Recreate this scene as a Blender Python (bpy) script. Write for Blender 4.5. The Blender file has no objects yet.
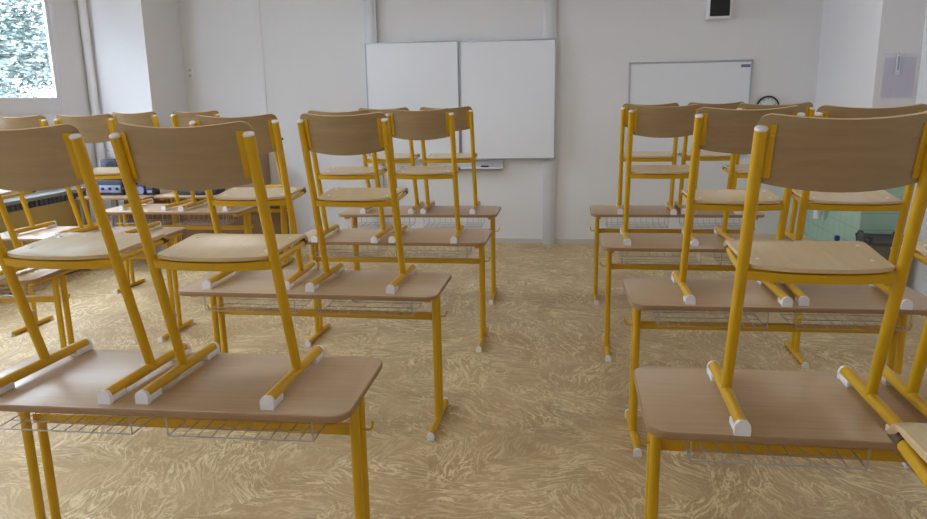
import bpy, bmesh, math, random
from mathutils import Vector, Matrix
random.seed(7)
SC = bpy.context.scene
COL = SC.collection
PI = math.pi

# ------------------------------------------------------------------ materials
def srgb(r, g, b):
    def f(c):
        c /= 255.0
        return c / 12.92 if c <= 0.04045 else ((c + 0.055) / 1.055) ** 2.4
    return (f(r), f(g), f(b), 1.0)

def new_mat(name):
    m = bpy.data.materials.new(name)
    m.use_nodes = True
    nt = m.node_tree
    b = nt.nodes['Principled BSDF']
    return m, nt, b

def plain(name, col, rough=0.5, metal=0.0, spec=0.5, coat=0.0, noise=0.04, nscale=8.0):
    """a lightly mottled painted surface"""
    m, nt, b = new_mat(name)
    tc = nt.nodes.new('ShaderNodeTexCoord')
    n = nt.nodes.new('ShaderNodeTexNoise')
    n.inputs['Scale'].default_value = nscale
    n.inputs['Detail'].default_value = 4
    nt.links.new(tc.outputs['Object'], n.inputs['Vector'])
    mx = nt.nodes.new('ShaderNodeMix'); mx.data_type = 'RGBA'
    c = Vector(col[:3])
    mx.inputs['A'].default_value = (*(c * (1 - noise)), 1)
    mx.inputs['B'].default_value = (*(c * (1 + noise)), 1)
    nt.links.new(n.outputs['Fac'], mx.inputs['Factor'])
    nt.links.new(mx.outputs['Result'], b.inputs['Base Color'])
    b.inputs['Roughness'].default_value = rough
    b.inputs['Metallic'].default_value = metal
    b.inputs['Specular IOR Level'].default_value = spec
    b.inputs['Coat Weight'].default_value = coat
    b.inputs['Coat Roughness'].default_value = 0.15
    return m

def wood(name, c1, c2, rough=0.4, coat=0.0, scale=(3, 40, 40), spec=0.5, coat_rough=0.2):
    m, nt, b = new_mat(name)
    tc = nt.nodes.new('ShaderNodeTexCoord')
    oi = nt.nodes.new('ShaderNodeObjectInfo')
    add = nt.nodes.new('ShaderNodeVectorMath'); add.operation = 'ADD'
    sc = nt.nodes.new('ShaderNodeVectorMath'); sc.operation = 'SCALE'
    cmb = nt.nodes.new('ShaderNodeCombineXYZ')
    for k in range(3): nt.links.new(oi.outputs['Random'], cmb.inputs[k])
    nt.links.new(cmb.outputs[0], sc.inputs[0]); sc.inputs['Scale'].default_value = 7.0
    nt.links.new(tc.outputs['Object'], add.inputs[0]); nt.links.new(sc.outputs[0], add.inputs[1])
    mp = nt.nodes.new('ShaderNodeMapping'); mp.inputs['Scale'].default_value = scale
    nt.links.new(add.outputs[0], mp.inputs['Vector'])
    n = nt.nodes.new('ShaderNodeTexNoise')
    n.inputs['Scale'].default_value = 1.0; n.inputs['Detail'].default_value = 5
    n.inputs['Roughness'].default_value = 0.6; n.inputs['Distortion'].default_value = 0.6
    nt.links.new(mp.outputs[0], n.inputs['Vector'])
    r = nt.nodes.new('ShaderNodeValToRGB')
    r.color_ramp.elements[0].position = 0.3; r.color_ramp.elements[0].color = c1
    r.color_ramp.elements[1].position = 0.72; r.color_ramp.elements[1].color = c2
    nt.links.new(n.outputs['Fac'], r.inputs['Fac'])
    nt.links.new(r.outputs['Color'], b.inputs['Base Color'])
    b.inputs['Roughness'].default_value = rough
    b.inputs['Specular IOR Level'].default_value = spec
    b.inputs['Coat Weight'].default_value = coat
    b.inputs['Coat Roughness'].default_value = coat_rough
    return m

M = {}
M['yellow'] = plain('yellow_powder_coat', srgb(205, 160, 18), 0.36, noise=0.02)
M['top'] = wood('beech_laminate', srgb(172, 145, 112), srgb(184, 157, 125), 0.42, 0.4, (2.2, 55, 55), coat_rough=0.3)
M['edge'] = wood('beech_edge_band', srgb(150, 120, 88), srgb(162, 130, 98), 0.5, 0, (2.2, 55, 55))
M['back'] = wood('varnished_beech_backrest', srgb(148, 124, 90), srgb(164, 139, 103), 0.42, 0.2, (3.0, 24, 42), coat_rough=0.3)
M['seat'] = wood('varnished_beech_seat', srgb(196, 172, 128), srgb(210, 186, 142), 0.36, 0.5, (42, 3.0, 42), coat_rough=0.2)
M['ply_edge'] = wood('plywood_edge', srgb(196, 168, 126), srgb(214, 188, 148), 0.6, 0, (3, 3, 300))
M['dark_cap'] = plain('dark_end_grain', srgb(88, 70, 50), 0.6)
M['white_plastic'] = plain('white_plastic', srgb(232, 232, 238), 0.45, noise=0.01)
M['steel'] = plain('zinc_wire', srgb(178, 176, 186), 0.4, 0.5)
M['wall'] = plain('white_wall_paint', srgb(226, 226, 229), 0.85, noise=0.012, nscale=2.5, spec=0.2)
M['ceiling'] = plain('ceiling_paint', srgb(232, 231, 228), 0.9, noise=0.01, spec=0.2)
M['base'] = plain('grey_white_skirting', srgb(200, 198, 192), 0.6)
M['upvc'] = plain('white_window_frame', srgb(226, 226, 234), 0.4, noise=0.01)
M['alu'] = plain('anodised_aluminium', srgb(176, 180, 188), 0.38, 0.55)
M['post_alu'] = plain('aluminium_column', srgb(208, 211, 218), 0.45, 0.1)
M['board'] = plain('whiteboard_enamel', srgb(230, 233, 241), 0.3, noise=0.005)
M['black'] = plain('black_grille', srgb(34, 34, 36), 0.7)
M['navy'] = plain('navy_plastic', srgb(36, 38, 62), 0.45)
M['dark_dev'] = plain('dark_grey_plastic', srgb(52, 54, 64), 0.5)
M['blue_grey'] = plain('blue_grey_panel', srgb(140, 152, 182), 0.4, noise=0.15, nscale=30)
M['label_blue'] = plain('blue_sticker', srgb(50, 56, 120), 0.5)
M['brown'] = wood('brown_wood_panel', srgb(126, 98, 66), srgb(142, 112, 78), 0.5, 0, (3, 40, 8))
M['cabinet'] = wood('light_brown_cabinet', srgb(150, 118, 92), srgb(164, 132, 106), 0.5, 0, (30, 30, 3))
M['tan'] = plain('tan_oil_paint', srgb(172, 148, 92), 0.5, noise=0.03, nscale=3)
M['sill'] = plain('grey_sill', srgb(134, 137, 134), 0.35)
M['grille'] = plain('dark_grille', srgb(80, 84, 96), 0.5)
M['paper'] = plain('lavender_paper', srgb(186, 182, 206), 0.35, noise=0.05, nscale=14)
M['ink'] = plain('dark_ink', srgb(60, 60, 70), 0.6)
M['clock_face'] = plain('clock_face', srgb(226, 228, 230), 0.4, noise=0.0)
M['bin'] = plain('grey_bin_plastic', srgb(120, 114, 104), 0.5)
M['bag'] = plain('black_bag_film', srgb(76, 78, 80), 0.4, noise=0.3, nscale=20)
M['cobalt'] = plain('blue_plastic', srgb(34, 60, 140), 0.4)
M['ceramic'] = plain('white_ceramic', srgb(230, 232, 232), 0.2)
M['bark'] = plain('bark', srgb(90, 76, 62), 0.9, noise=0.3)
M['ground'] = plain('paved_yard', srgb(140, 138, 132), 0.95, noise=0.15, nscale=0.6)
M['tube'] = plain('lamp_diffuser', srgb(240, 240, 240), 0.4)
M['felt'] = plain('dark_felt', srgb(58, 60, 70), 0.9)

# leaves, mottled from tree to tree tip
m, nt, b = new_mat('pale_leaves')
tc = nt.nodes.new('ShaderNodeTexCoord'); n = nt.nodes.new('ShaderNodeTexNoise')
n.inputs['Scale'].default_value = 3.2; n.inputs['Detail'].default_value = 3
nt.links.new(tc.outputs['Object'], n.inputs['Vector'])
r = nt.nodes.new('ShaderNodeValToRGB')
r.color_ramp.elements[0].position = 0.38; r.color_ramp.elements[0].color = srgb(72, 90, 86)
r.color_ramp.elements[1].position = 0.62; r.color_ramp.elements[1].color = srgb(150, 160, 156)
nt.links.new(n.outputs['Fac'], r.inputs['Fac']); nt.links.new(r.outputs['Color'], b.inputs['Base Color'])
b.inputs['Roughness'].default_value = 0.6
M['leaf'] = m

# window glass: lets daylight straight through, mirrors a little
m, nt, b = new_mat('window_glass')
nt.nodes.remove(b)
out = nt.nodes['Material Output']
tr = nt.nodes.new('ShaderNodeBsdfTransparent'); tr.inputs[0].default_value = (0.96, 0.96, 0.97, 1)
gl = nt.nodes.new('ShaderNodeBsdfGlossy'); gl.inputs['Roughness'].default_value = 0.02
ms = nt.nodes.new('ShaderNodeMixShader'); ms.inputs[0].default_value = 0.04
nt.links.new(tr.outputs[0], ms.inputs[1]); nt.links.new(gl.outputs[0], ms.inputs[2])
nt.links.new(ms.outputs[0], out.inputs[0])
M['glass'] = m

# clear sleeve for the notice
m, nt, b = new_mat('clear_sleeve')
b.inputs['Base Color'].default_value = (0.9, 0.9, 0.95, 1); b.inputs['Roughness'].default_value = 0.15
b.inputs['Alpha'].default_value = 0.25
M['sleeve'] = m

# green wall tiles with grout joints
m, nt, b = new_mat('green_tiles')
tc = nt.nodes.new('ShaderNodeTexCoord')
def joint(axis):
    sx = nt.nodes.new('ShaderNodeSeparateXYZ'); nt.links.new(tc.outputs['Object'], sx.inputs[0])
    mo = nt.nodes.new('ShaderNodeMath'); mo.operation = 'MODULO'; mo.inputs[1].default_value = 0.15
    ad = nt.nodes.new('ShaderNodeMath'); ad.operation = 'ADD'; ad.inputs[1].default_value = 30.0
    nt.links.new(sx.outputs[axis], ad.inputs[0]); nt.links.new(ad.outputs[0], mo.inputs[0])
    lt = nt.nodes.new('ShaderNodeMath'); lt.operation = 'LESS_THAN'; lt.inputs[1].default_value = 0.004
    nt.links.new(mo.outputs[0], lt.inputs[0]); return lt
ja, jb, jc = joint('X'), joint('Y'), joint('Z')
mx1 = nt.nodes.new('ShaderNodeMath'); mx1.operation = 'MAXIMUM'
nt.links.new(jb.outputs[0], mx1.inputs[0]); nt.links.new(jc.outputs[0], mx1.inputs[1])
mx = nt.nodes.new('ShaderNodeMix'); mx.data_type = 'RGBA'
mx.inputs['A'].default_value = srgb(168, 202, 184); mx.inputs['B'].default_value = srgb(122, 154, 138)
nt.links.new(mx1.outputs[0], mx.inputs['Factor']); nt.links.new(mx.outputs['Result'], b.inputs['Base Color'])
b.inputs['Roughness'].default_value = 0.3
M['tile'] = m

# patterned linoleum: pale brush-like strokes on brown, direction changing from patch to patch
m, nt, b = new_mat('patterned_linoleum')
L = nt.links.new
tc = nt.nodes.new('ShaderNodeTexCoord')
wn = nt.nodes.new('ShaderNodeTexNoise'); wn.inputs['Scale'].default_value = 2.2; wn.inputs['Detail'].default_value = 2
L(tc.outputs['Object'], wn.inputs['Vector'])
ws = nt.nodes.new('ShaderNodeVectorMath'); ws.operation = 'SCALE'; ws.inputs['Scale'].default_value = 0.22
L(wn.outputs['Color'], ws.inputs[0])
wa = nt.nodes.new('ShaderNodeVectorMath'); wa.operation = 'ADD'
L(tc.outputs['Object'], wa.inputs[0]); L(ws.outputs[0], wa.inputs[1])
vo = nt.nodes.new('ShaderNodeTexVoronoi'); vo.inputs['Scale'].default_value = 2.6
L(wa.outputs[0], vo.inputs['Vector'])
sp = nt.nodes.new('ShaderNodeSeparateColor'); L(vo.outputs['Color'], sp.inputs[0])
an = nt.nodes.new('ShaderNodeMath'); an.operation = 'MULTIPLY_ADD'; an.inputs[1].default_value = 2.3; an.inputs[2].default_value = -0.35
L(sp.outputs[0], an.inputs[0])
rot = nt.nodes.new('ShaderNodeVectorRotate'); rot.rotation_type = 'Z_AXIS'
L(wa.outputs[0], rot.inputs['Vector']); L(an.outputs[0], rot.inputs['Angle'])
mp = nt.nodes.new('ShaderNodeMapping'); mp.inputs['Scale'].default_value = (4.6, 17.0, 1.0)
L(rot.outputs[0], mp.inputs['Vector'])
n1 = nt.nodes.new('ShaderNodeTexNoise'); n1.inputs['Scale'].default_value = 1.0; n1.inputs['Detail'].default_value = 4.5
n1.inputs['Roughness'].default_value = 0.6; n1.inputs['Distortion'].default_value = 0.9
L(mp.outputs[0], n1.inputs['Vector'])
sb = nt.nodes.new('ShaderNodeMath'); sb.operation = 'SUBTRACT'; sb.inputs[1].default_value = 0.5; L(n1.outputs['Fac'], sb.inputs[0])
ab = nt.nodes.new('ShaderNodeMath'); ab.operation = 'ABSOLUTE'; L(sb.outputs[0], ab.inputs[0])
ra = nt.nodes.new('ShaderNodeValToRGB')
ra.color_ramp.elements[0].position = 0.006; ra.color_ramp.elements[0].color = (1, 1, 1, 1)
ra.color_ramp.elements[1].position = 0.05; ra.color_ramp.elements[1].color = (0, 0, 0, 1)
L(ab.outputs[0], ra.inputs['Fac'])
mp2 = nt.nodes.new('ShaderNodeMapping'); mp2.inputs['Scale'].default_value = (11.0, 34.0, 1.0); mp2.inputs['Location'].default_value = (3.7, 1.3, 0)
mp2.inputs['Rotation'].default_value = (0, 0, .5)
L(rot.outputs[0], mp2.inputs['Vector'])
n3 = nt.nodes.new('ShaderNodeTexNoise'); n3.inputs['Scale'].default_value = 1.0; n3.inputs['Detail'].default_value = 3; n3.inputs['Distortion'].default_value = 1.2
L(mp2.outputs[0], n3.inputs['Vector'])
sb2 = nt.nodes.new('ShaderNodeMath'); sb2.operation = 'SUBTRACT'; sb2.inputs[1].default_value = 0.5; L(n3.outputs['Fac'], sb2.inputs[0])
ab2 = nt.nodes.new('ShaderNodeMath'); ab2.operation = 'ABSOLUTE'; L(sb2.outputs[0], ab2.inputs[0])
ra2 = nt.nodes.new('ShaderNodeValToRGB')
ra2.color_ramp.elements[0].position = 0.004; ra2.color_ramp.elements[0].color = (.5, .5, .5, 1)
ra2.color_ramp.elements[1].position = 0.045; ra2.color_ramp.elements[1].color = (0, 0, 0, 1)
L(ab2.outputs[0], ra2.inputs['Fac'])
mxx = nt.nodes.new('ShaderNodeMath'); mxx.operation = 'MAXIMUM'
L(ra.outputs['Color'], mxx.inputs[0]); L(ra2.outputs['Color'], mxx.inputs[1])
n2 = nt.nodes.new('ShaderNodeTexNoise'); n2.inputs['Scale'].default_value = 2.4; n2.inputs['Detail'].default_value = 4
L(tc.outputs['Object'], n2.inputs['Vector'])
base = nt.nodes.new('ShaderNodeMix'); base.data_type = 'RGBA'
base.inputs['A'].default_value = srgb(172, 146, 107); base.inputs['B'].default_value = srgb(191, 166, 126)
r2 = nt.nodes.new('ShaderNodeValToRGB'); r2.color_ramp.elements[0].position = 0.35; r2.color_ramp.elements[1].position = 0.65
L(n2.outputs['Fac'], r2.inputs['Fac']); L(r2.outputs['Color'], base.inputs['Factor'])
st = nt.nodes.new('ShaderNodeMix'); st.data_type = 'RGBA'; st.inputs['B'].default_value = srgb(227, 210, 165)
fm = nt.nodes.new('ShaderNodeMath'); fm.operation = 'MULTIPLY'; fm.inputs[1].default_value = 1.0
nm = nt.nodes.new('ShaderNodeTexNoise'); nm.inputs['Scale'].default_value = 4.2; nm.inputs['Detail'].default_value = 3
L(wa.outputs[0], nm.inputs['Vector'])
mr = nt.nodes.new('ShaderNodeMapRange'); mr.inputs['From Min'].default_value = .38; mr.inputs['From Max'].default_value = .6
mr.inputs['To Min'].default_value = .32; mr.inputs['To Max'].default_value = 1.0
L(nm.outputs['Fac'], mr.inputs['Value'])
mk = nt.nodes.new('ShaderNodeMath'); mk.operation = 'MULTIPLY'
L(mxx.outputs[0], mk.inputs[0]); L(mr.outputs[0], mk.inputs[1])
L(mk.outputs[0], fm.inputs[0]); L(fm.outputs[0], st.inputs['Factor'])
L(base.outputs['Result'], st.inputs['A']); L(st.outputs['Result'], b.inputs['Base Color'])
b.inputs['Roughness'].default_value = 0.5
b.inputs['Specular IOR Level'].default_value = 0.35
M['floor'] = m

# ------------------------------------------------------------------ mesh helpers
def finish(bm, name, mat, parent=None, loc=None, smooth=math.radians(38)):
    bmesh.ops.recalc_face_normals(bm, faces=bm.faces[:])
    for f in bm.faces: f.smooth = True
    for e in bm.edges:
        if len(e.link_faces) == 2 and e.calc_face_angle(0) > smooth: e.smooth = False
    me = bpy.data.meshes.new(name); bm.to_mesh(me); bm.free()
    mats = mat if isinstance(mat, (list, tuple)) else [mat]
    for q in mats: me.materials.append(M[q] if isinstance(q, str) else q)
    o = bpy.data.objects.new(name, me); COL.objects.link(o)
    if parent: o.parent = parent
    if loc: o.location = loc
    return o

def add_box(bm, x0, x1, y0, y1, z0, z1, bev=0.0, mi=0, seg=2):
    r = bmesh.ops.create_cube(bm, size=1.0)
    vs = r['verts']
    for v in vs:
        v.co = Vector((x0 + (v.co.x + .5) * (x1 - x0), y0 + (v.co.y + .5) * (y1 - y0), z0 + (v.co.z + .5) * (z1 - z0)))
    fs = set(f for v in vs for f in v.link_faces)
    for f in fs: f.material_index = mi
    if bev > 0:
        es = set(e for v in vs for e in v.link_edges)
        bmesh.ops.bevel(bm, geom=list(es), offset=bev, segments=seg, affect='EDGES', profile=0.5)

def add_tube(bm, pts, r, n=12, caps=True, mi=0, radii=None):
    pts = [Vector(p) for p in pts]
    rings = []
    prev = None
    for i, p in enumerate(pts):
        if i == 0: t = pts[1] - pts[0]
        elif i == len(pts) - 1: t = pts[-1] - pts[-2]
        else: t = (pts[i + 1] - p).normalized() + (p - pts[i - 1]).normalized()
        t.normalize()
        if prev is None:
            a = Vector((0, 0, 1)) if abs(t.z) < 0.9 else Vector((1, 0, 0))
            u = t.cross(a).normalized()
        else:
            u = (prev - t * prev.dot(t)).normalized()
        prev = u
        w = t.cross(u)
        rr = radii[i] if radii else r
        rings.append([bm.verts.new(p + (u * math.cos(2 * PI * k / n) + w * math.sin(2 * PI * k / n)) * rr) for k in range(n)])
    for a, c in zip(rings, rings[1:]):
        for k in range(n):
            f = bm.faces.new((a[k], a[(k + 1) % n], c[(k + 1) % n], c[k])); f.material_index = mi
    if caps:
        for q in (rings[0], rings[-1]):
            f = bm.faces.new(q); f.material_index = mi

def add_lathe(bm, prof, n=24, center=(0, 0, 0), axis='Z', mi=0):
    """prof: list of (radius, height)"""
    c = Vector(center); rings = []
    for r, h in prof:
        ring = []
        for k in range(n):
            a = 2 * PI * k / n
            v = Vector((r * math.cos(a), r * math.sin(a), h))
            if axis == 'Y': v = Vector((v.x, -v.z, v.y))
            ring.append(bm.verts.new(c + v))
        rings.append(ring)
    for a, d in zip(rings, rings[1:]):
        for k in range(n):
            f = bm.faces.new((a[k], a[(k + 1) % n], d[(k + 1) % n], d[k])); f.material_index = mi
    for q in (rings[0], rings[-1]):
        f = bm.faces.new(q); f.material_index = mi

def add_prism(bm, outline, y0, y1, mi=0):
    """outline in (x,z), extruded along y"""
    a = [bm.verts.new((x, y0, z)) for x, z in outline]
    c = [bm.verts.new((x, y1, z)) for x, z in outline]
    n = len(a)
    for k in range(n):
        f = bm.faces.new((a[k], a[(k + 1) % n], c[(k + 1) % n], c[k])); f.material_index = mi
    for q in (a, c):
        f = bm.faces.new(q); f.material_index = mi

def add_slab(bm, us, vs, fn, th, mi_face=0, mi_rim=1):
    """curved sheet of thickness th through fn(u,v)"""
    P = [[fn(u, v) for v in vs] for u in us]
    def nrm(i, j):
        i0, i1 = max(i - 1, 0), min(i + 1, len(us) - 1); j0, j1 = max(j - 1, 0), min(j + 1, len(vs) - 1)
        d = (P[i1][j] - P[i0][j]).cross(P[i][j1] - P[i][j0])
        return d.normalized() if d.length > 1e-12 else Vector((0, 0, 1))
    A = [[bm.verts.new(P[i][j] + nrm(i, j) * th / 2) for j in range(len(vs))] for i in range(len(us))]
    B = [[bm.verts.new(P[i][j] - nrm(i, j) * th / 2) for j in range(len(vs))] for i in range(len(us))]
    I, J = len(us), len(vs)
    for i in range(I - 1):
        for j in range(J - 1):
            for g in (A, B):
                f = bm.faces.new((g[i][j], g[i + 1][j], g[i + 1][j + 1], g[i][j + 1])); f.material_index = mi_face
    ring = [(i, 0) for i in range(I)] + [(I - 1, j) for j in range(1, J)] + [(i, J - 1) for i in range(I - 2, -1, -1)] + [(0, j) for j in range(J - 2, 0, -1)]
    for k in range(len(ring)):
        (i, j), (p, q) = ring[k], ring[(k + 1) % len(ring)]
        f = bm.faces.new((A[i][j], A[p][q], B[p][q], B[i][j])); f.material_index = mi_rim

def rrect(w, d, r, n=8):
    pts = []
    for cx, cy, a0 in ((w / 2 - r, d / 2 - r, 0), (-w / 2 + r, d / 2 - r, 90), (-w / 2 + r, -d / 2 + r, 180), (w / 2 - r, -d / 2 + r, 270)):
        for k in range(n + 1):
            a = math.radians(a0 + 90 * k / n)
            pts.append((cx + r * math.cos(a), cy + r * math.sin(a)))
    return pts

def empty(name, loc=(0, 0, 0), rz=0.0):
    o = bpy.data.objects.new(name, None); COL.objects.link(o)
    o.location = loc; o.rotation_euler = (0, 0, rz); o.empty_display_size = 0.1
    return o

def tag(o, label, cat, group=None):
    o['label'] = label; o['category'] = cat
    if group: o['group'] = group
    return o

def struct(o):
    o['kind'] = 'structure'; return o

def dup(o, parent=None):
    c = o.copy(); COL.objects.link(c)
    if parent: c.parent = parent
    for ch in list(o.children): dup(ch, c)
    return c

# ------------------------------------------------------------------ room
XL, XR, YF, YB, ZC = -5.24, 2.95, 8.4, -2.6, 3.15
XLP, YLP = -4.547, 7.61       # face and front of the left pillar
XRP, YRP = 2.604, 6.876       # face and front of the right pillar

def box_obj(name, mat, *a, parent=None, bev=0.0):
    bm = bmesh.new(); add_box(bm, *a, bev=bev); return finish(bm, name, mat, parent)

struct(box_obj('floor', 'floor', XL - .1, XR + .2, YB - .2, YF + .2, -.12, 0))
ceil_ = struct(box_obj('ceiling', 'ceiling', XL - .1, XR + .2, YB - .2, YF + .2, ZC, ZC + .12))
struct(box_obj('wall_front', 'wall', XL - .1, XR + .2, YF, YF + .2, 0, ZC))
struct(box_obj('wall_back', 'wall', XL - .1, XR + .2, YB - .2, YB, 0, ZC))
struct(box_obj('wall_right', 'wall', XR, XR + .2, YB, YF, 0, ZC))
struct(box_obj('wall_pillar_left', 'wall', XL, XLP, YLP, YF, 0, ZC))
rp = struct(box_obj('wall_pillar_right', 'wall', XRP, XR, YRP, YF, 0, ZC))
bm = bmesh.new()
add_box(bm, XRP - .008, XRP, YRP - .008, YF, 0.0, 1.36)
add_box(bm, XRP, XR, YRP - .008, YRP, 0.0, 1.36)
finish(bm, 'tile_facing', 'tile', rp)

# window wall, openings cut as piers and bands
WIN = [(5.42, 7.13), (3.55, 5.26), (1.68, 3.39), (-.19, 1.52), (-2.06, -.35)]
Z0, Z1 = 0.95, 2.98
bm = bmesh.new()
add_box(bm, XL - .04, XL, YB, YF, 0, Z0)
add_box(bm, XL - .04, XL, YB, YF, Z1, ZC)
ys = [YB] + [q for w in sorted(WIN) for q in w] + [YF]
for a, c in zip(ys[0::2], ys[1::2]):
    add_box(bm, XL - .04, XL, a, c, Z0, Z1)
struct(finish(bm, 'wall_left', 'wall'))
for i, (y0, y1) in enumerate(WIN):
    bm = bmesh.new()
    xa, xb = XL - .035, XL + .012
    add_box(bm, xa, xb, y0, y0 + .055, Z0, Z1, .004); add_box(bm, xa, xb, y1 - .055, y1, Z0, Z1, .004)
    add_box(bm, xa, xb, y0, y1, Z0, Z0 + .06, .004); add_box(bm, xa, xb, y0, y1, Z1 - .06, Z1, .004)
    add_box(bm, xa, xb, y0 + .05, y1 - .05, 1.60, 1.70, .004); add_box(bm, xa + .01, xb - .01, y0 + .05, y1 - .05, 1.40, 1.605)
    w = struct(finish(bm, 'window_%d' % (i + 1), 'upvc'))
    for za, zb in ((Z0 + .06, 1.40), (1.70, Z1 - .06)):
        ya, yb = y0 + .055, y1 - .055
        bm = bmesh.new(); s = .06
        for A in ((ya, ya + s, za, zb), (yb - s, yb, za, zb), (ya + s, yb - s, za, za + s), (ya + s, yb - s, zb - s, zb)):
            add_box(bm, XL - .022, XL + .006, A[0], A[1], A[2], A[3], .004)
        finish(bm, 'sash', 'upvc', w)
        box_obj('pane', 'glass', XL - .012, XL - .007, ya + s - .005, yb - s + .005, za + s - .005, zb - s + .005, parent=w)

struct(box_obj('baseboard_front', 'base', XLP, XRP, YF - .014, YF, 0, .06))
struct(box_obj('trim_1', 'wall', -3.625, -3.55, YF - .012, YF, .06, ZC, bev=.004))
bm = bmesh.new(); add_tube(bm, [(-5.19, 7.545, 0), (-5.19, 7.545, ZC)], .045, 20)
struct(finish(bm, 'trim_2', 'wall'))

# radiator casing under the windows
rc = tag(empty('radiator_cover', (-5.1, 3, 0)), 'long tan radiator casing with dark vent slot and grey top under the windows', 'radiator cover')
def pbox(name, mat, parent, x0, x1, y0, y1, z0, z1, bev=0.0):
    """box given in world coordinates, parented under an unrotated thing"""
    l = parent.location; q = parent
    while q.parent: q = q.parent; l = l + q.location
    bm = bmesh.new(); add_box(bm, x0 - l.x, x1 - l.x, y0 - l.y, y1 - l.y, z0 - l.z, z1 - l.z, bev)
    return finish(bm, name, mat, parent)
pbox('front_panel', 'tan', rc, -5.02, -5.0, -2.4, 6.98, 0.02, .735)
pbox('end_panel', 'tan', rc, -5.235, -5.02, 6.96, 6.98, 0.02, .80)
pbox('casing_top', 'sill', rc, -5.235, -4.985, -2.4, 6.99, .80, .835, .004)
bm = bmesh.new(); l = rc.location
add_box(bm, -5.03 - l.x, -5.015 - l.x, -2.4 - l.y, 6.96 - l.y, .735, .80)
for k in range(150):
    y = -2.35 + k * .062 - l.y
    add_box(bm, -5.015 - l.x, -5.002 - l.x, y, y + .028, .737, .798)
finish(bm, 'vent_grille', 'grille', rc)

# ------------------------------------------------------------------ outside
gr_ = struct(box_obj('ground', 'ground', -60, XL - .35, -30, 50, -3.7, -3.6))
tr = tag(empty('tree', (-11.7, 15.9, -3.6)), 'pale green leafy tree outside, seen through the window at the left', 'tree')
bm = bmesh.new()
add_tube(bm, [(0, 0, -.05), (.1, .05, 1.6), (-.05, .1, 3.4), (.1, 0, 5.6), (0, .1, 8)], .2, 12, radii=[.26, .2, .17, .12, .04])
for a, z, ln in ((0.4, 3.0, 2.2), (2.2, 3.8, 2.4), (4.0, 4.6, 2.0), (5.3, 5.2, 1.9), (1.4, 5.9, 1.5)):
    d = Vector((math.cos(a), math.sin(a), .7))
    add_tube(bm, [(0, .06, z), (d.x * ln * .5, d.y * ln * .5, z + .35 * ln), (d.x * ln, d.y * ln, z + .8 * ln)], .06, 8, radii=[.09, .06, .02])
finish(bm, 'trunk', 'bark', tr)
verts, faces = [], []
blobs = [(random.uniform(-3.3, 3.3), random.uniform(-3.3, 3.3), random.uniform(3.0, 9.6), random.uniform(.7, 1.2)) for _ in range(130)]
for k in range(120000):
    bx, by, bz, br = random.choice(blobs)
    d = Vector((random.gauss(0, 1), random.gauss(0, 1), random.gauss(0, 1))).normalized() * br * random.random() ** .45
    p = Vector((bx, by, bz)) + d
    s = random.uniform(.032, .058)
    R = Matrix.Rotation(random.uniform(0, 6.28), 3, 'Z') @ Matrix.Rotation(random.uniform(0, 3.14), 3, 'X')
    i = len(verts)
    for q in ((-1.5, 0, 0), (0, -.6, .2), (1.5, 0, 0), (0, .6, .2)):
        verts.append(p + R @ (Vector(q) * s))
    faces.append((i, i + 1, i + 2, i + 3))
me = bpy.data.meshes.new('foliage'); me.from_pydata([tuple(v) for v in verts], [], faces); me.materials.append(M['leaf'])
fo = bpy.data.objects.new('foliage', me); COL.objects.link(fo); fo.parent = tr
# unseen foliage copy, added to keep sky light off the left pillar
for k, (x, y) in enumerate(((-10.9, -1.6),)):
    c = bpy.data.objects.new('sky_block_foliage', me); COL.objects.link(c); c.parent = gr_
    c.location = (x, y, -3.6); c.rotation_euler = (0, 0, 1.1 + 1.7 * k)

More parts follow.
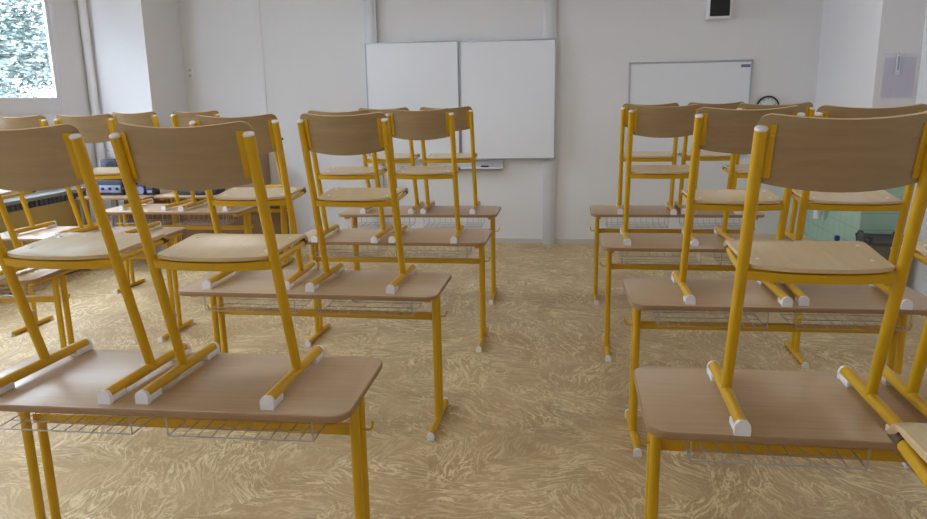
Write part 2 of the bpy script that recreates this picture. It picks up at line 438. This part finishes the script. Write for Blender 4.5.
# ------------------------------------------------------------------ desk
HD = .76
def make_desk():
    root = empty('school_desk')
    bm = bmesh.new()
    o = rrect(1.318, .515, .065)
    zt = [(HD - .022, -.002), (HD - .019, 0), (HD - .003, 0), (HD, -.003)]
    rings = []
    for z, g in zt:
        rings.append([bm.verts.new((x * (1 + g / .65), y * (1 + g / .25), z)) for x, y in o])
    for a, c in zip(rings, rings[1:]):
        for k in range(len(o)):
            f = bm.faces.new((a[k], a[(k + 1) % len(o)], c[(k + 1) % len(o)], c[k])); f.material_index = 1
    bm.faces.new(rings[0]); bm.faces.new(rings[-1])
    finish(bm, 'desktop', ['top', 'edge'], root)
    for s in (-1, 1):
        x = .6 * s
        for y in (.02, .094):
            bm = bmesh.new(); add_tube(bm, [(x, y, .03), (x, y, HD - .05)], .0168, 16); finish(bm, 'leg', 'yellow', root)
        bm = bmesh.new(); add_box(bm, x - .02, x + .02, -.17, .235, HD - .052, HD - .0225, .004); finish(bm, 'top_arm', 'yellow', root)
        bm = bmesh.new(); add_tube(bm, [(x, -.18, .0205), (x, .255, .0205)], .0172, 16); ft = finish(bm, 'foot', 'yellow', root)
        for ya, yb, pa, pb in ((-.192, -.178, -.178, -.15), (.253, .266, .23, .253)):
            bm = bmesh.new()
            prof = [(-.018, 0), (.018, 0), (.0188, .0205)] + [(.0188 * math.cos(PI * k / 8), .0205 + .0188 * math.sin(PI * k / 8)) for k in range(1, 8)] + [(-.0188, .0205)]
            add_prism(bm, [(x + a, c) for a, c in prof], ya, yb); add_box(bm, x - .016, x + .016, pa, pb, 0, .010); finish(bm, 'foot_cap', 'white_plastic', ft)
        bm = bmesh.new()
        add_tube(bm, [(x + s * .01, .055, .575), (x + s * .036, .055, .572), (x + s * .047, .055, .577), (x + s * .052, .055, .588), (x + s * .054, .055, .604)], .0045, 8)
        finish(bm, 'bag_hook', 'yellow', root)
        # wire book basket
        bm = bmesh.new(); c = .295 * s; hw = .235; wr = .0016
        yf, yb_, zb, z1 = -.19, .03, .646, HD - .024
        for y, z in ((yf, zb), (yb_, zb), (-.12, zb - .002), (-.05, zb - .002)):
            add_tube(bm, [(c - hw, y, z), (c + hw, y, z)], wr * 1.3, 6)
        add_tube(bm, [(c - hw, yb_ + .015, .70), (c + hw, yb_ + .015, .70)], wr, 6)
        for k in range(11):
            xx = c - hw + 2 * hw * k / 10
            add_tube(bm, ([(xx, yf - .004, z1)] if k in (0, 10) else []) + [(xx, yf, zb), (xx, yb_, zb), (xx, yb_ + .02, z1)], wr * (1.4 if k in (0, 10) else 1), 6)
        finish(bm, 'wire_basket', 'steel', root)
    bm = bmesh.new(); add_box(bm, -.59, .59, .042, .07, .555, .592, .003); finish(bm, 'stretcher', 'yellow', root)
    return root

# ------------------------------------------------------------------ chair
G = .2022
def post_y(z): return .2493 - .2912 * (z - .045)
TH = math.atan(.2912)
def make_chair():
    root = empty('school_chair')
    # seat
    bm = bmesh.new()
    us = [-1, -.985, -.95, -.9, -.8, -.65, -.45, -.25, 0, .25, .45, .65, .8, .9, .95, .985, 1]
    vs = [0, .03, .08, .16, .28, .42, .56, .7, .8, .88, .93, .96, .98, 1]
    def seat(u, v):
        y0 = .084 + .050 * abs(u) ** 2.6
        if abs(u) > .94: y0 += .010 * (1 - math.sqrt(max(0, 1 - ((abs(u) - .94) / .06) ** 2)))
        y1 = .446
        if abs(u) > .88: y1 -= .010 * (1 - math.sqrt(max(0, 1 - ((abs(u) - .88) / .12) ** 2)))
        y = y0 + (y1 - y0) * v
        hw = .1845 + .012 * min(1, max(0, (y - .16) / .2))
        z = .443 + .012 * v - .010 * (1 - u * u) * math.sin(PI * min(1, v * 1.15)) - .004 * (1 - v)
        if v > .9: z -= .022 * ((v - .9) / .1) ** 2
        return Vector((u * hw, y, z))
    add_slab(bm, us, vs, seat, .011)
    st = finish(bm, 'seat', ['seat', 'ply_edge'], root)
    for sx, yy in ((-.15, .2), (.15, .2), (-.165, .36), (.165, .36)):
        z = seat(sx / .19, (yy - .1) / .337).z + .0052
        bm = bmesh.new(); add_lathe(bm, [(.0062, z - .002), (.0062, z + .0008), (.004, z + .002)], 12, (sx, yy, 0)); finish(bm, 'seat_rivet', 'white_plastic', st)
    # backrest
    bm = bmesh.new()
    W, Rr = .208, .034
    xs = [-1, -.995, -.98, -.955, -.92, -.87, -.8, -.68, -.52, -.34, -.17, 0]
    xs = xs + [-q for q in reversed(xs[:-1])]
    def back(u, v):
        x = u * W; a = max(0, abs(x) - (W - Rr)); rr = Rr - math.sqrt(max(0, Rr * Rr - a * a))
        top = .855 - .006 * (1 - u * u) - rr
        bot = .668 + .012 * u * u + rr
        z = bot + (top - bot) * v
        # z measured up along the lean
        bulge = .048 * (1 - u * u)
        y = post_y(z) + .022 - bulge * math.cos(TH)
        return Vector((x, y, z - bulge * math.sin(TH)))
    add_slab(bm, xs, [k / 10 for k in range(11)], back, .010)
    finish(bm, 'backrest', ['back', 'ply_edge'], root)
    # crossbar below the rear edge of the seat
    bm = bmesh.new()
    for s0, s1 in ((-1, 1),):
        n = 12
        def cb(u, v):
            z = .403 + .026 * v
            return Vector((u * (G - .008), post_y(z) - .004 - .036 * (1 - u * u), z))
        add_slab(bm, [-1 + 2 * k / n for k in range(n + 1)], [0, 1], cb, .016, 0, 0)
    finish(bm, 'crossbar', 'yellow', root)
    for s in (-1, 1):
        x = G * s
        bm = bmesh.new(); add_tube(bm, [(x, post_y(.03), .03), (x, post_y(.40), .40), (x, post_y(.812), .812)], .0165, 18)
        po = finish(bm, 'post', 'yellow', root)
        t = Vector((0, -math.sin(TH), math.cos(TH)))
        # post end cap
        bm = bmesh.new(); p0 = Vector((x, post_y(.811), .811))
        add_tube(bm, [p0, p0 + t * .005, p0 + t * .008, p0 + t * .0095], .017, 18, radii=[.0166, .0166, .0135, .007])
        finish(bm, 'post_cap', 'white_plastic', po)
        # flange that carries the backrest
        bm = bmesh.new()
        def fl(u, v):
            xx = x - s * (.004 + .031 * u)
            z = .688 + .135 * v
            q = back(xx / W, .5)
            yy = post_y(z) + (q.y - post_y(q.z)) - .0085
            if u < .3: yy = yy + (post_y(z) + .006 - yy) * (1 - u / .3)
            return Vector((xx, yy, z))
        add_slab(bm, [0, .15, .3, .5, .75, 1], [0, .25, .5, .75, 1], fl, .004, 0, 0)
        for zz in (.715, .795):
            q = fl(.7, (zz - .688) / .135); add_lathe(bm, [(.004, 0), (.004, .001), (.002, .002)], 10, (q.x, q.y - .002, q.z), axis='Y')
        finish(bm, 'flange', 'yellow', po)
        bm = bmesh.new(); zz = .215
        add_tube(bm, [(x - s * .004, post_y(zz) + .012, zz), (x - s * .006, post_y(zz) + .027, zz + .004)], .006, 10); finish(bm, 'bolt', 'steel', po)
        # seat rail with dark end
        bm = bmesh.new(); add_tube(bm, [(x, post_y(.425) + .004, .424), (x - s * .006, .30, .427), (x - s * .016, .415, .428)], .0095, 12); ra_ = finish(bm, 'seat_rail', 'yellow', root)
        bm = bmesh.new(); add_tube(bm, [(x - s * .016, .413, .429), (x - s * .0165, .444, .431)], .0105, 14); finish(bm, 'rail_cap', 'dark_cap', ra_)
        # sled runner
        bm = bmesh.new(); add_tube(bm, [(x, .01, .0275), (x, .458, .0275)], .0172, 16); ru = finish(bm, 'runner', 'yellow', root)
        for ya, yb, pa, pb in ((0, .014, .012, .085), (.456, .468, .385, .458)):
            bm = bmesh.new()
            prof = [(-.021, 0), (.021, 0), (.0215, .022)] + [(.0215 * math.cos(PI * k / 8), .0225 + .0215 * math.sin(PI * k / 8)) for k in range(1, 8)] + [(-.0215, .022)]
            add_prism(bm, [(x + a, c) for a, c in prof], ya, yb)
            add_box(bm, x - .0195, x + .0195, pa, pb, 0, .021, .003)
            finish(bm, 'runner_cap', 'white_plastic', ru)
    return root

# ------------------------------------------------------------------ place desks and chairs
DG = 'two-seat school desks'; CG = 'chairs put up on the desks'
DESKS = [
    (-1.294, 2.140, .019, 'yellow-legged beech desk nearest the camera in the left aisle row'),
    (-1.262, 3.479, -.008, 'yellow-legged beech desk second from the camera in the left aisle row'),
    (-1.180, 4.790, -.004, 'yellow-legged beech desk third from the camera in the left aisle row'),
    (-1.222, 5.945, .006, 'yellow-legged beech desk at the front of the left aisle row before the whiteboard'),
    (.883, 2.150, -.001, 'yellow-legged beech desk in the right row whose near edge is fully in view'),
    (.937, 3.425, .019, 'yellow-legged beech desk second back from the nearest whole desk, right row'),
    (.870, 4.683, -.006, 'yellow-legged beech desk third from the camera in the right row'),
    (.842, 6.001, -.002, 'yellow-legged beech desk at the front of the right row under the small whiteboard'),
    (-3.480, 4.790, .0, 'yellow-legged desk with bright sheen in the window row beside the radiator casing'),
    (-3.495, 3.590, .08, 'yellow-legged desk at the left edge, only its right end in view'),
    (-3.440, 6.030, 0, 'yellow-legged desk of the window row standing before the equipment table'),
    (.870, .780, 0, 'yellow-legged desk at the lower right corner carrying the cut-off chair'),
    (-3.520, 7.060, 0, 'yellow-legged desk against a brown board in the front left corner'),
]
proto = make_desk()
for i, (x, y, a, lab) in enumerate(DESKS):
    o = proto if i == 0 else dup(proto)
    o.location = (x, y, 0); o.rotation_euler = (0, 0, a); tag(o, lab, 'desk', DG)
CHAIRS = [
    (-1.086, 1.923, -.005, 'beech chair on the nearest left desk, right one, its whole backrest in view'),
    (-1.609, 1.919, -.032, 'beech chair on the nearest left desk, backrest cut by the left picture edge'),
    (-1.035, 3.267, -.026, 'beech chair on the right half of the second left aisle desk'),
    (-1.572, 3.290, .047, 'beech chair on the left half of the second left aisle desk'),
    (-.925, 4.509, .021, 'beech chair on the right half of the third left aisle desk'),
    (-1.445, 4.498, -.011, 'beech chair on the left half of the third left aisle desk, mostly hidden'),
    (-.963, 5.727, .004, 'beech chair on the right of the front left aisle desk, before the whiteboard'),
    (-1.467, 5.731, -.016, 'beech chair on the left of the front left aisle desk, before the whiteboard'),
    (.675, 1.887, -.022, 'large beech chair on the nearest whole right desk, biggest backrest in the picture'),
    (1.200, 1.900, -.02, 'beech chair at the right edge, mainly its left runner and post in view'),
    (.741, 3.182, .001, 'beech chair on the left half of the second right row desk'),
    (1.218, 3.187, -.06, 'beech chair on the right half of the second right row desk, behind the largest backrest'),
    (.571, 4.501, -.014, 'beech chair on the left half of the third right row desk'),
    (1.192, 4.511, -.003, 'beech chair on the right half of the third right row desk, below the clock'),
    (.610, 5.738, -.034, 'beech chair on the left of the front right row desk, under the small whiteboard'),
    (1.099, 5.785, -.003, 'beech chair on the right of the front right row desk, under the small whiteboard'),
    (-3.695, 5.851, -.021, 'beech chair on the left of the window row desk before the equipment table'),
    (-3.116, 5.827, 0, 'beech chair on the right of the window row desk before the equipment table'),
    (-3.255, 4.572, .014, 'beech chair on the right of the bright window row desk'),
    (-3.739, 4.559, -.04, 'beech chair on the left of the bright window row desk, under the window'),
    (-3.220, 3.340, .03, 'beech chair at the left edge, only a runner on the desk in view'),
    (.642, .568, 0, 'beech chair at the lower right corner, only a seat corner in view'),
]
proto_c = make_chair()
for i, (x, y, a, lab) in enumerate(CHAIRS):
    o = proto_c if i == 0 else dup(proto_c)
    o.location = (x, y, HD); o.rotation_euler = (0, 0, a); tag(o, lab, 'chair', CG)

# ------------------------------------------------------------------ front wall
# big two-leaf whiteboard on aluminium columns
YP = 8.30
wb = tag(empty('whiteboard', (-1.22, YF, 0)), 'large two-panel whiteboard on aluminium columns at the middle of the front wall', 'whiteboard')
for x0, x1 in ((-2.30, -2.165), (-.288, -.150)):
    bm = bmesh.new()
    l = wb.location
    add_box(bm, x0 - l.x, x1 - l.x, -.055, 0, 0, ZC - .01, .003)
    w = (x1 - x0)
    add_box(bm, x0 - l.x + .028, x1 - l.x - .028, -.062, -.054, 0, ZC - .01, .002)
    finish(bm, 'column', 'post_alu', wb)
def board_panel(parent, x0, x1, z0, z1, y):
    l = parent.location
    bm = bmesh.new(); add_box(bm, x0 - l.x + .008, x1 - l.x - .008, y - l.y, y + .02 - l.y, z0 + .008, z1 - .008)
    p = finish(bm, 'board_panel', 'board', parent)
    bm = bmesh.new(); f = .014
    for A in ((x0, x0 + f, z0, z1), (x1 - f, x1, z0, z1), (x0 + f, x1 - f, z0, z0 + f), (x0 + f, x1 - f, z1 - f, z1)):
        add_box(bm, A[0] - l.x, A[1] - l.x, y - .006 - l.y, y + .022 - l.y, A[2], A[3], .002)
    finish(bm, 'panel_frame', 'alu', p)
    return p
board_panel(wb, -2.300, -1.229, .99, 2.305, YP)
board_panel(wb, -1.219, -.150, .99, 2.295, YP)
bm = bmesh.new(); l = wb.location
add_box(bm, -1.50 - l.x, -.745 - l.x, -.13, -.02, .872, .884, .002)
add_box(bm, -1.50 - l.x, -.745 - l.x, -.13, -.124, .872, .905, .002)
add_box(bm, -1.50 - l.x, -.745 - l.x, -.03, -.02, .872, .985, .002)
finish(bm, 'pen_tray', 'upvc', wb)
for xx, lab, mt, sz in ((-1.36, 'dark board eraser at the left of the whiteboard pen tray', 'felt', .07), (-.95, 'small dark board eraser at the right of the whiteboard pen tray', 'ink', .045)):
    bm = bmesh.new(); add_box(bm, xx - sz, xx + sz, YF - .10, YF - .06, .8845, .905, .003); add_box(bm, xx - sz, xx + sz, YF - .102, YF - .058, .905, .918, .004, mi=1)
    tag(finish(bm, 'board_eraser', [mt, 'navy']), lab, 'eraser')
bm = bmesh.new(); add_tube(bm, [(-1.22, YF - .09, .893), (-1.10, YF - .085, .893)], .009, 10); add_tube(bm, [(-1.10, YF - .085, .893), (-1.07, YF - .084, .893)], .0095, 10, mi=1)
tag(finish(bm, 'marker', ['white_plastic', 'ink']), 'white marker pen lying between the erasers on the pen tray', 'marker')

# small whiteboard
sw = tag(empty('wall_whiteboard', (1.29, YF, 1.5)), 'small grey-framed whiteboard on the front wall at the right', 'whiteboard')
l = sw.location
bm = bmesh.new(); add_box(bm, .65 - l.x, 1.93 - l.x, -.022, -.002, 1.03 - l.z, 2.015 - l.z); finish(bm, 'board_panel', 'board', sw)
bm = bmesh.new(); f = .02
for A in ((.642, .642 + f, 1.02, 2.025), (1.936 - f, 1.936, 1.02, 2.025), (.642, 1.936, 1.02, 1.02 + f), (.642, 1.936, 2.025 - f, 2.025)):
    add_box(bm, A[0] - l.x, A[1] - l.x, -.03, 0, A[2] - l.z, A[3] - l.z, .003)
finish(bm, 'frame', 'alu', sw)
bm = bmesh.new(); add_box(bm, 1.818 - l.x, 1.912 - l.x, -.0232, -.0222, 1.948 - l.z, 1.976 - l.z)
for k in range(5): add_box(bm, 1.83 + k * .015 - l.x, 1.841 + k * .015 - l.x, -.0238, -.0231, 1.956 - l.z, 1.967 - l.z, mi=1)
lb = finish(bm, 'maker_label', ['label_blue', 'blue_grey'], sw); lb['label'] = 'small blue sticker in the top right corner'

# loudspeaker
sp_ = tag(empty('wall_loudspeaker', (1.545, YF, 2.44)), 'white wall loudspeaker with black grille above the small whiteboard', 'loudspeaker')
bm = bmesh.new(); add_box(bm, -.122, .116, -.15, 0, 0, .42, .012, seg=3); finish(bm, 'cabinet', 'white_plastic', sp_)
bm = bmesh.new(); add_box(bm, -.102, .098, -.158, -.145, .026, .395, .006); finish(bm, 'grille', 'black', sp_)

# clock
ck = tag(empty('wall_clock', (2.118, YF, 1.525)), 'round black-rimmed wall clock half hidden behind a chair back', 'clock')
bm = bmesh.new()
prof = [(.104, .0), (.118, .0), (.121, .02), (.118, .034), (.104, .036), (.104, .0)]
n = 40
rings = [[bm.verts.new((r_ * math.cos(2 * PI * k / n), -h, r_ * math.sin(2 * PI * k / n))) for k in range(n)] for r_, h in prof[:-1]]
for a, c in zip(rings, rings[1:] + rings[:1]):
    for k in range(n): bm.faces.new((a[k], a[(k + 1) % n], c[(k + 1) % n], c[k]))
finish(bm, 'rim', 'black', ck)
bm = bmesh.new(); add_lathe(bm, [(.105, .002), (.105, .02)], 40, axis='Y'); fc = finish(bm, 'dial', 'clock_face', ck)
for k in range(12):
    a = PI * k / 6; c = Vector((math.sin(a), 0, math.cos(a)))
    bm = bmesh.new(); add_tube(bm, [c * .082 + Vector((0, -.021, 0)), c * .098 + Vector((0, -.021, 0))], .0026, 6)
    finish(bm, 'hour_mark', 'ink', fc)
for nm, a, ln, r_ in (('hour_hand', 5.1, .055, .004), ('minute_hand', 1.2, .085, .003)):
    bm = bmesh.new(); add_tube(bm, [(0, -.024, 0), (math.sin(a) * ln, -.024, math.cos(a) * ln)], r_, 6); finish(bm, nm, 'ink', ck)

# sockets
def socket(name, x, z, y, label, w=.075, h=.13):
    t = tag(empty(name, (x, y, z)), label, 'socket')
    bm = bmesh.new(); add_box(bm, -w / 2, w / 2, -.012, 0, -h / 2, h / 2, .004); finish(bm, 'cover_plate', 'white_plastic', t)
    for zz in (-h / 4, h / 4):
        bm = bmesh.new(); add_lathe(bm, [(.021, .012), (.021, .0145), (.017, .0145), (.016, .0128)], 20, (0, 0, zz), axis='Y')
        for xx in (-.007, .007): add_lathe(bm, [(.003, .0122), (.003, .0136)], 8, (xx, 0, zz), axis='Y', mi=1)
        finish(bm, 'outlet', ['base', 'ink'], t)
socket('wall_socket', -4.482, 2.03, YF, 'white double wall socket high on the front wall by the left corner')
socket('wall_socket', -5.13, 1.15, YLP, 'white double wall socket low on the window-side pillar above the table', .15, .085)

# notice in a clear sleeve on the right pillar
nt_ = tag(empty('notice_holder', (2.79, YRP, 1.79)), 'lavender notice in a clear sleeve hanging on the right pillar', 'notice')
bm = bmesh.new(); add_box(bm, -.125, .125, -.006, -.003, -.175, .155); finish(bm, 'sheet', 'paper', nt_)
bm = bmesh.new(); add_box(bm, -.135, .135, -.009, -.007, -.185, .19); finish(bm, 'clear_sleeve', 'sleeve', nt_)
bm = bmesh.new(); add_box(bm, -.035, .0, -.017, -.0095, .01, .205, .005); s_ = finish(bm, 'hanging_strip', 'white_plastic', nt_)
bm = bmesh.new(); add_box(bm, -.025, -.010, -.0185, -.0165, .05, .165); add_lathe(bm, [(.006, .0165), (.006, .0185)], 10, (-.0175, 0, .188), axis='Y'); add_lathe(bm, [(.004, .0165), (.004, .0185)], 10, (-.0175, 0, .028), axis='Y')
finish(bm, 'strip_print', 'blue_grey', s_)

# washbasin on the tiled side of the right pillar, with its waste pipe
ws_ = tag(empty('washbasin', (XRP - .008, 7.72, .78)), 'white washbasin with waste trap on the green tiled pillar', 'washbasin')
bm = bmesh.new()
P_ = []
for z, k in ((-.14, .45), (-.10, .8), (0, 1.0), (.03, 1.0), (.03, .88), (-.06, .7), (-.08, .3)):
    P_.append([bm.verts.new((-.19 + .17 * k * math.cos(2 * PI * q / 28), .24 * k * math.sin(2 * PI * q / 28), z)) for q in range(28)])
for a, c in zip(P_, P_[1:]):
    for q in range(28): bm.faces.new((a[q], a[(q + 1) % 28], c[(q + 1) % 28], c[q]))
bm.faces.new(P_[0]); bm.faces.new(P_[-1])
add_box(bm, -.06, 0, -.16, .16, -.09, .03, .006)
finish(bm, 'bowl', 'ceramic', ws_)
bm = bmesh.new()
add_tube(bm, [(-.19, 0, -.13), (-.19, 0, -.19), (-.16, 0, -.215), (-.09, 0, -.22), (-.09, 0, -.25)], .02, 14); add_tube(bm, [(-.09, 0, -.235), (-.09, 0, -.36)], .04, 16)
add_tube(bm, [(-.09, 0, -.27), (0, 0, -.27)], .018, 12)
finish(bm, 'waste_trap', 'white_plastic', ws_)
bm = bmesh.new(); add_tube(bm, [(0, .0, .1), (-.14, 0, .16), (-.16, 0, .12)], .012, 10); add_tube(bm, [(0, -.30, -.17), (-.05, -.30, -.17)], .022, 12); finish(bm, 'tap', 'steel', ws_)

# waste bin with black bag
bn = tag(empty('waste_bin', (2.70, 6.62, 0)), 'grey waste bin lined with a black bag by the right pillar', 'bin')
bm = bmesh.new(); rs = []
for z, w_, d_ in ((0, .26, .2), (.40, .33, .25), (.41, .345, .265), (.42, .345, .265), (.42, .325, .245), (.05, .25, .19)):
    rs.append([bm.verts.new((x, y, z)) for x, y in rrect(w_, d_, .05, 5)])
for a, c in zip(rs, rs[1:]):
    for q in range(len(a)): bm.faces.new((a[q], a[(q + 1) % len(a)], c[(q + 1) % len(a)], c[q]))
bm.faces.new(rs[0]); bm.faces.new(rs[-1]); finish(bm, 'bin_body', 'bin', bn)
bm = bmesh.new(); rs = []
o_ = rrect(1, 1, .16, 8)
for z, w_, d_, j in ((.385, .352, .272, .008), (.41, .358, .278, .008), (.445, .36, .28, .016), (.455, .335, .255, .016), (.42, .315, .235, .01), (.25, .28, .2, .02)):
    rs.append([bm.verts.new((x * w_ + j * math.sin(9 * q), y * d_ + j * math.cos(7 * q), z + j * 1.2 * math.sin(5.3 * q))) for q, (x, y) in enumerate(o_)])
for a, c in zip(rs, rs[1:]):
    for q in range(len(a)): bm.faces.new((a[q], a[(q + 1) % len(a)], c[(q + 1) % len(a)], c[q]))
bm.faces.new(rs[-1]); finish(bm, 'bin_bag', 'bag', bn)

# blue bottle on the floor by the pillar
bt = tag(empty('cleaning_bottle', (2.53, 7.2, 0)), 'small blue bottle on the floor by the tiled pillar', 'bottle')
bm = bmesh.new(); add_lathe(bm, [(.04, 0), (.045, .01), (.045, .24), (.03, .275), (.017, .29), (.017, .305)], 20); finish(bm, 'bottle_body', 'cobalt', bt)
bm = bmesh.new(); add_lathe(bm, [(.024, .295), (.024, .335), (.018, .34)], 16); finish(bm, 'bottle_cap', 'cobalt', bt)

# ------------------------------------------------------------------ front left corner
# brown board behind the corner desk
bd = box_obj('back_board', 'brown', -4.10, -2.895, 7.165, 7.19, .10, .73, parent=None, bev=.002)
bd.parent = [o for o in COL.objects if o.get('label', '').startswith('yellow-legged desk against')][0]
bd.location = -Vector(bd.parent.location); bd['label'] = 'brown wooden board closing the desk front'
# cupboard against the front wall
cb_ = tag(empty('cupboard', (-3.84, 8.19, 0)), 'light brown wooden cupboard standing behind the corner desk', 'cupboard')
bm = bmesh.new(); add_box(bm, -.27, .27, -.19, .2, .03, 1.12, .004); finish(bm, 'carcass', 'cabinet', cb_)
for s in (-1, 1):
    bm = bmesh.new(); add_box(bm, .003 if s > 0 else -.265, .265 if s > 0 else -.003, -.208, -.191, .06, 1.1, .003); d_ = finish(bm, 'door', 'cabinet', cb_)
    bm = bmesh.new(); add_lathe(bm, [(.006, .208), (.006, .222), (.012, .226), (.012, .234)], 14, (s * .03, 0, .6), axis='Y'); finish(bm, 'knob', 'steel', d_)
bm = bmesh.new(); add_box(bm, -.26, .26, -.17, .18, 0, .03); finish(bm, 'plinth', 'black', cb_)

# equipment table
et = tag(empty('side_table', (-4.52, 7.0, 0)), 'brown topped table on thin grey legs carrying equipment in the window corner', 'table')
bm = bmesh.new(); add_box(bm, -.42, .32, -.30, .35, .735, .76, .004); finish(bm, 'table_top', 'cabinet', et)
for sx in (-.39, .29):
    for sy in (-.27, .32):
        bm = bmesh.new(); add_tube(bm, [(sx, sy, 0), (sx, sy, .735)], .014, 10); finish(bm, 'leg', 'sill', et)
bm = bmesh.new(); add_box(bm, -.30, .28, .31, .325, .2, .70); finish(bm, 'back_board', 'brown', et)

def device(name, label, cat, x0, x1, y0, y1, z0, z1, body='dark_dev'):
    t = tag(empty(name, ((x0 + x1) / 2, (y0 + y1) / 2, z0)), label, cat)
    hx, hy, h = (x1 - x0) / 2, (y1 - y0) / 2, z1 - z0
    bm = bmesh.new(); add_box(bm, -hx, hx, -hy, hy, .004, h, .008); finish(bm, 'housing', body, t)
    bm = bmesh.new()
    for sx in (-.8, .8):
        for sy in (-.7, .7): add_box(bm, hx * sx - .01, hx * sx + .01, hy * sy - .01, hy * sy + .01, 0, .006)
    finish(bm, 'rubber_feet', 'black', t)
    return t, hx, hy, h
t, hx, hy, h = device('amplifier', 'blue-grey equipment case on the side table', 'equipment', -4.81, -4.54, 6.88, 7.2, .76, .915)
bm = bmesh.new(); add_box(bm, -hx + .015, hx - .015, -hy - .006, -hy + .002, .03, h - .05, .002); fp = finish(bm, 'front_plate', 'blue_grey', t)
for k in range(4):
    bm = bmesh.new(); add_lathe(bm, [(.014, hy + .004), (.014, hy + .02), (.01, hy + .022)], 14, (-hx + .06 + k * .08, 0, .07), axis='Y'); finish(bm, 'knob', 'black', fp)
t, hx, hy, h = device('speaker_box', 'dark navy box standing on the equipment case by the window', 'speaker', -4.80, -4.62, 6.95, 7.12, .915, 1.12, 'navy')
bm = bmesh.new(); add_lathe(bm, [(.045, hy), (.045, hy + .006), (.035, hy + .006), (.015, hy + .001)], 20, (.02, 0, .14), axis='Y'); finish(bm, 'speaker_cone', 'black', t)
t, hx, hy, h = device('desktop_speaker', 'small blue speaker with a pale ring on the side table', 'speaker', -4.40, -4.30, 6.9, 7.02, .76, .865, 'navy')
bm = bmesh.new(); add_lathe(bm, [(.04, hy), (.04, hy + .008), (.026, hy + .008), (.024, hy + .001)], 20, (0, 0, .05), axis='Y'); finish(bm, 'speaker_ring', 'blue_grey', t)
t, hx, hy, h = device('network_box', 'small dark box beside the blue speaker on the side table', 'equipment', -4.292, -4.21, 6.90, 7.03, .76, .855)
bm = bmesh.new(); add_box(bm, -.025, .025, -hy - .003, -hy + .002, .025, .05); finish(bm, 'front_plate', 'blue_grey', t)
t, hx, hy, h = device('soundbar', 'long flat dark blue case lying on the corner desk', 'equipment', -3.98, -3.52, 6.90, 7.10, .76, .83, 'navy')
bm = bmesh.new(); add_box(bm, -hx + .02, hx - .02, -hy - .004, -hy + .002, .015, .055, .002); finish(bm, 'front_grille', 'dark_dev', t)

# thin yellow stand on the corner desk
ms_ = tag(empty('metal_stand', (-2.93, 7.08, .76)), 'thin yellow metal stand on the corner desk, behind the backrest of a nearer chair', 'stand')
bm = bmesh.new(); add_box(bm, -.15, .06, -.05, .05, 0, .058, .004); finish(bm, 'base', 'cabinet', ms_)
bm = bmesh.new()
for yy in (-.035, .035): add_tube(bm, [(-.14, yy, .07), (.045, yy, .07)], .013, 12)
add_tube(bm, [(.045, -.035, .07), (.045, .035, .07)], .013, 12); finish(bm, 'base_frame', 'yellow', ms_)
bm = bmesh.new(); add_tube(bm, [(.04, 0, .07), (-.013, 0, .416), (-.028, 0, .53)], .0135, 14); finish(bm, 'post', 'yellow', ms_)
bm = bmesh.new(); add_tube(bm, [(-.028, 0, .53), (.04, 0, .542)], .009, 10); ar = finish(bm, 'arm', 'yellow', ms_)
bm = bmesh.new(); add_tube(bm, [(.04, 0, .542), (.078, 0, .548)], .014, 12); finish(bm, 'arm_tip', 'dark_cap', ar)

# ------------------------------------------------------------------ light
w = bpy.data.worlds.new('sky'); SC.world = w; w.use_nodes = True
bg = w.node_tree.nodes['Background']
bg.inputs['Color'].default_value = (0.745, 0.86, 1.0, 1); bg.inputs['Strength'].default_value = 4.6
for (y0, y1) in WIN:
    ld = bpy.data.lights.new('window_portal', 'AREA'); ld.shape = 'RECTANGLE'
    ld.size = Z1 - Z0; ld.size_y = y1 - y0; ld.cycles.is_portal = True
    lo = bpy.data.objects.new('window_portal', ld); COL.objects.link(lo)
    lo.location = (XL - .12, (y0 + y1) / 2, (Z0 + Z1) / 2)
    lo.rotation_euler = (0, -PI / 2, 0)      # its -Z looks into the room (+X)

# ceiling fill lamps and housings, added out of view to balance the window light
for lx in (-3.3, -.9, 1.5):
    for ly in (-.6, 3.0, 6.4):
        bm = bmesh.new(); add_box(bm, lx - .16, lx + .16, ly - .64, ly + .64, ZC - .07, ZC, .006)
        finish(bm, 'fill_lamp_housing', 'white_plastic', ceil_)
        ld = bpy.data.lights.new('fill_lamp', 'AREA'); ld.shape = 'RECTANGLE'; ld.size = .26; ld.size_y = 1.2
        ld.energy = 1.5; ld.color = (1.0, .97, .93)
        lo = bpy.data.objects.new('fill_lamp', ld); COL.objects.link(lo); lo.location = (lx, ly, ZC - .075)

# ------------------------------------------------------------------ camera
F, PITCH, YAW, ROLL, H = 726.34, -.21588, -.14513, -.01825, 1.6558
cy, sy, cp, sp2 = math.cos(YAW), math.sin(YAW), math.cos(PITCH), math.sin(PITCH)
fwd = Vector((sy * cp, cy * cp, sp2)); right = Vector((cy, -sy, 0)); up = right.cross(fwd)
c_, s_ = math.cos(ROLL), math.sin(ROLL)
r3 = right * c_ + up * s_; u3 = up * c_ - right * s_
cd = bpy.data.cameras.new('camera'); cam = bpy.data.objects.new('camera', cd); COL.objects.link(cam)
cd.sensor_fit = 'HORIZONTAL'; cd.sensor_width = 36.0; cd.lens = F * 36.0 / 927.0; cd.clip_start = .05
mw = Matrix((r3, u3, -fwd)).transposed().to_4x4(); mw.translation = (0, 0, H)
cam.matrix_world = mw
SC.camera = cam

SC.view_settings.view_transform = 'Standard'; SC.view_settings.look = 'None'
SC.view_settings.gamma = 1.0; SC.view_settings.use_curve_mapping = False
SC.view_settings.exposure = 2.03
SC.cycles.max_bounces = 12; SC.cycles.diffuse_bounces = 8; SC.cycles.glossy_bounces = 4; SC.cycles.transparent_max_bounces = 12
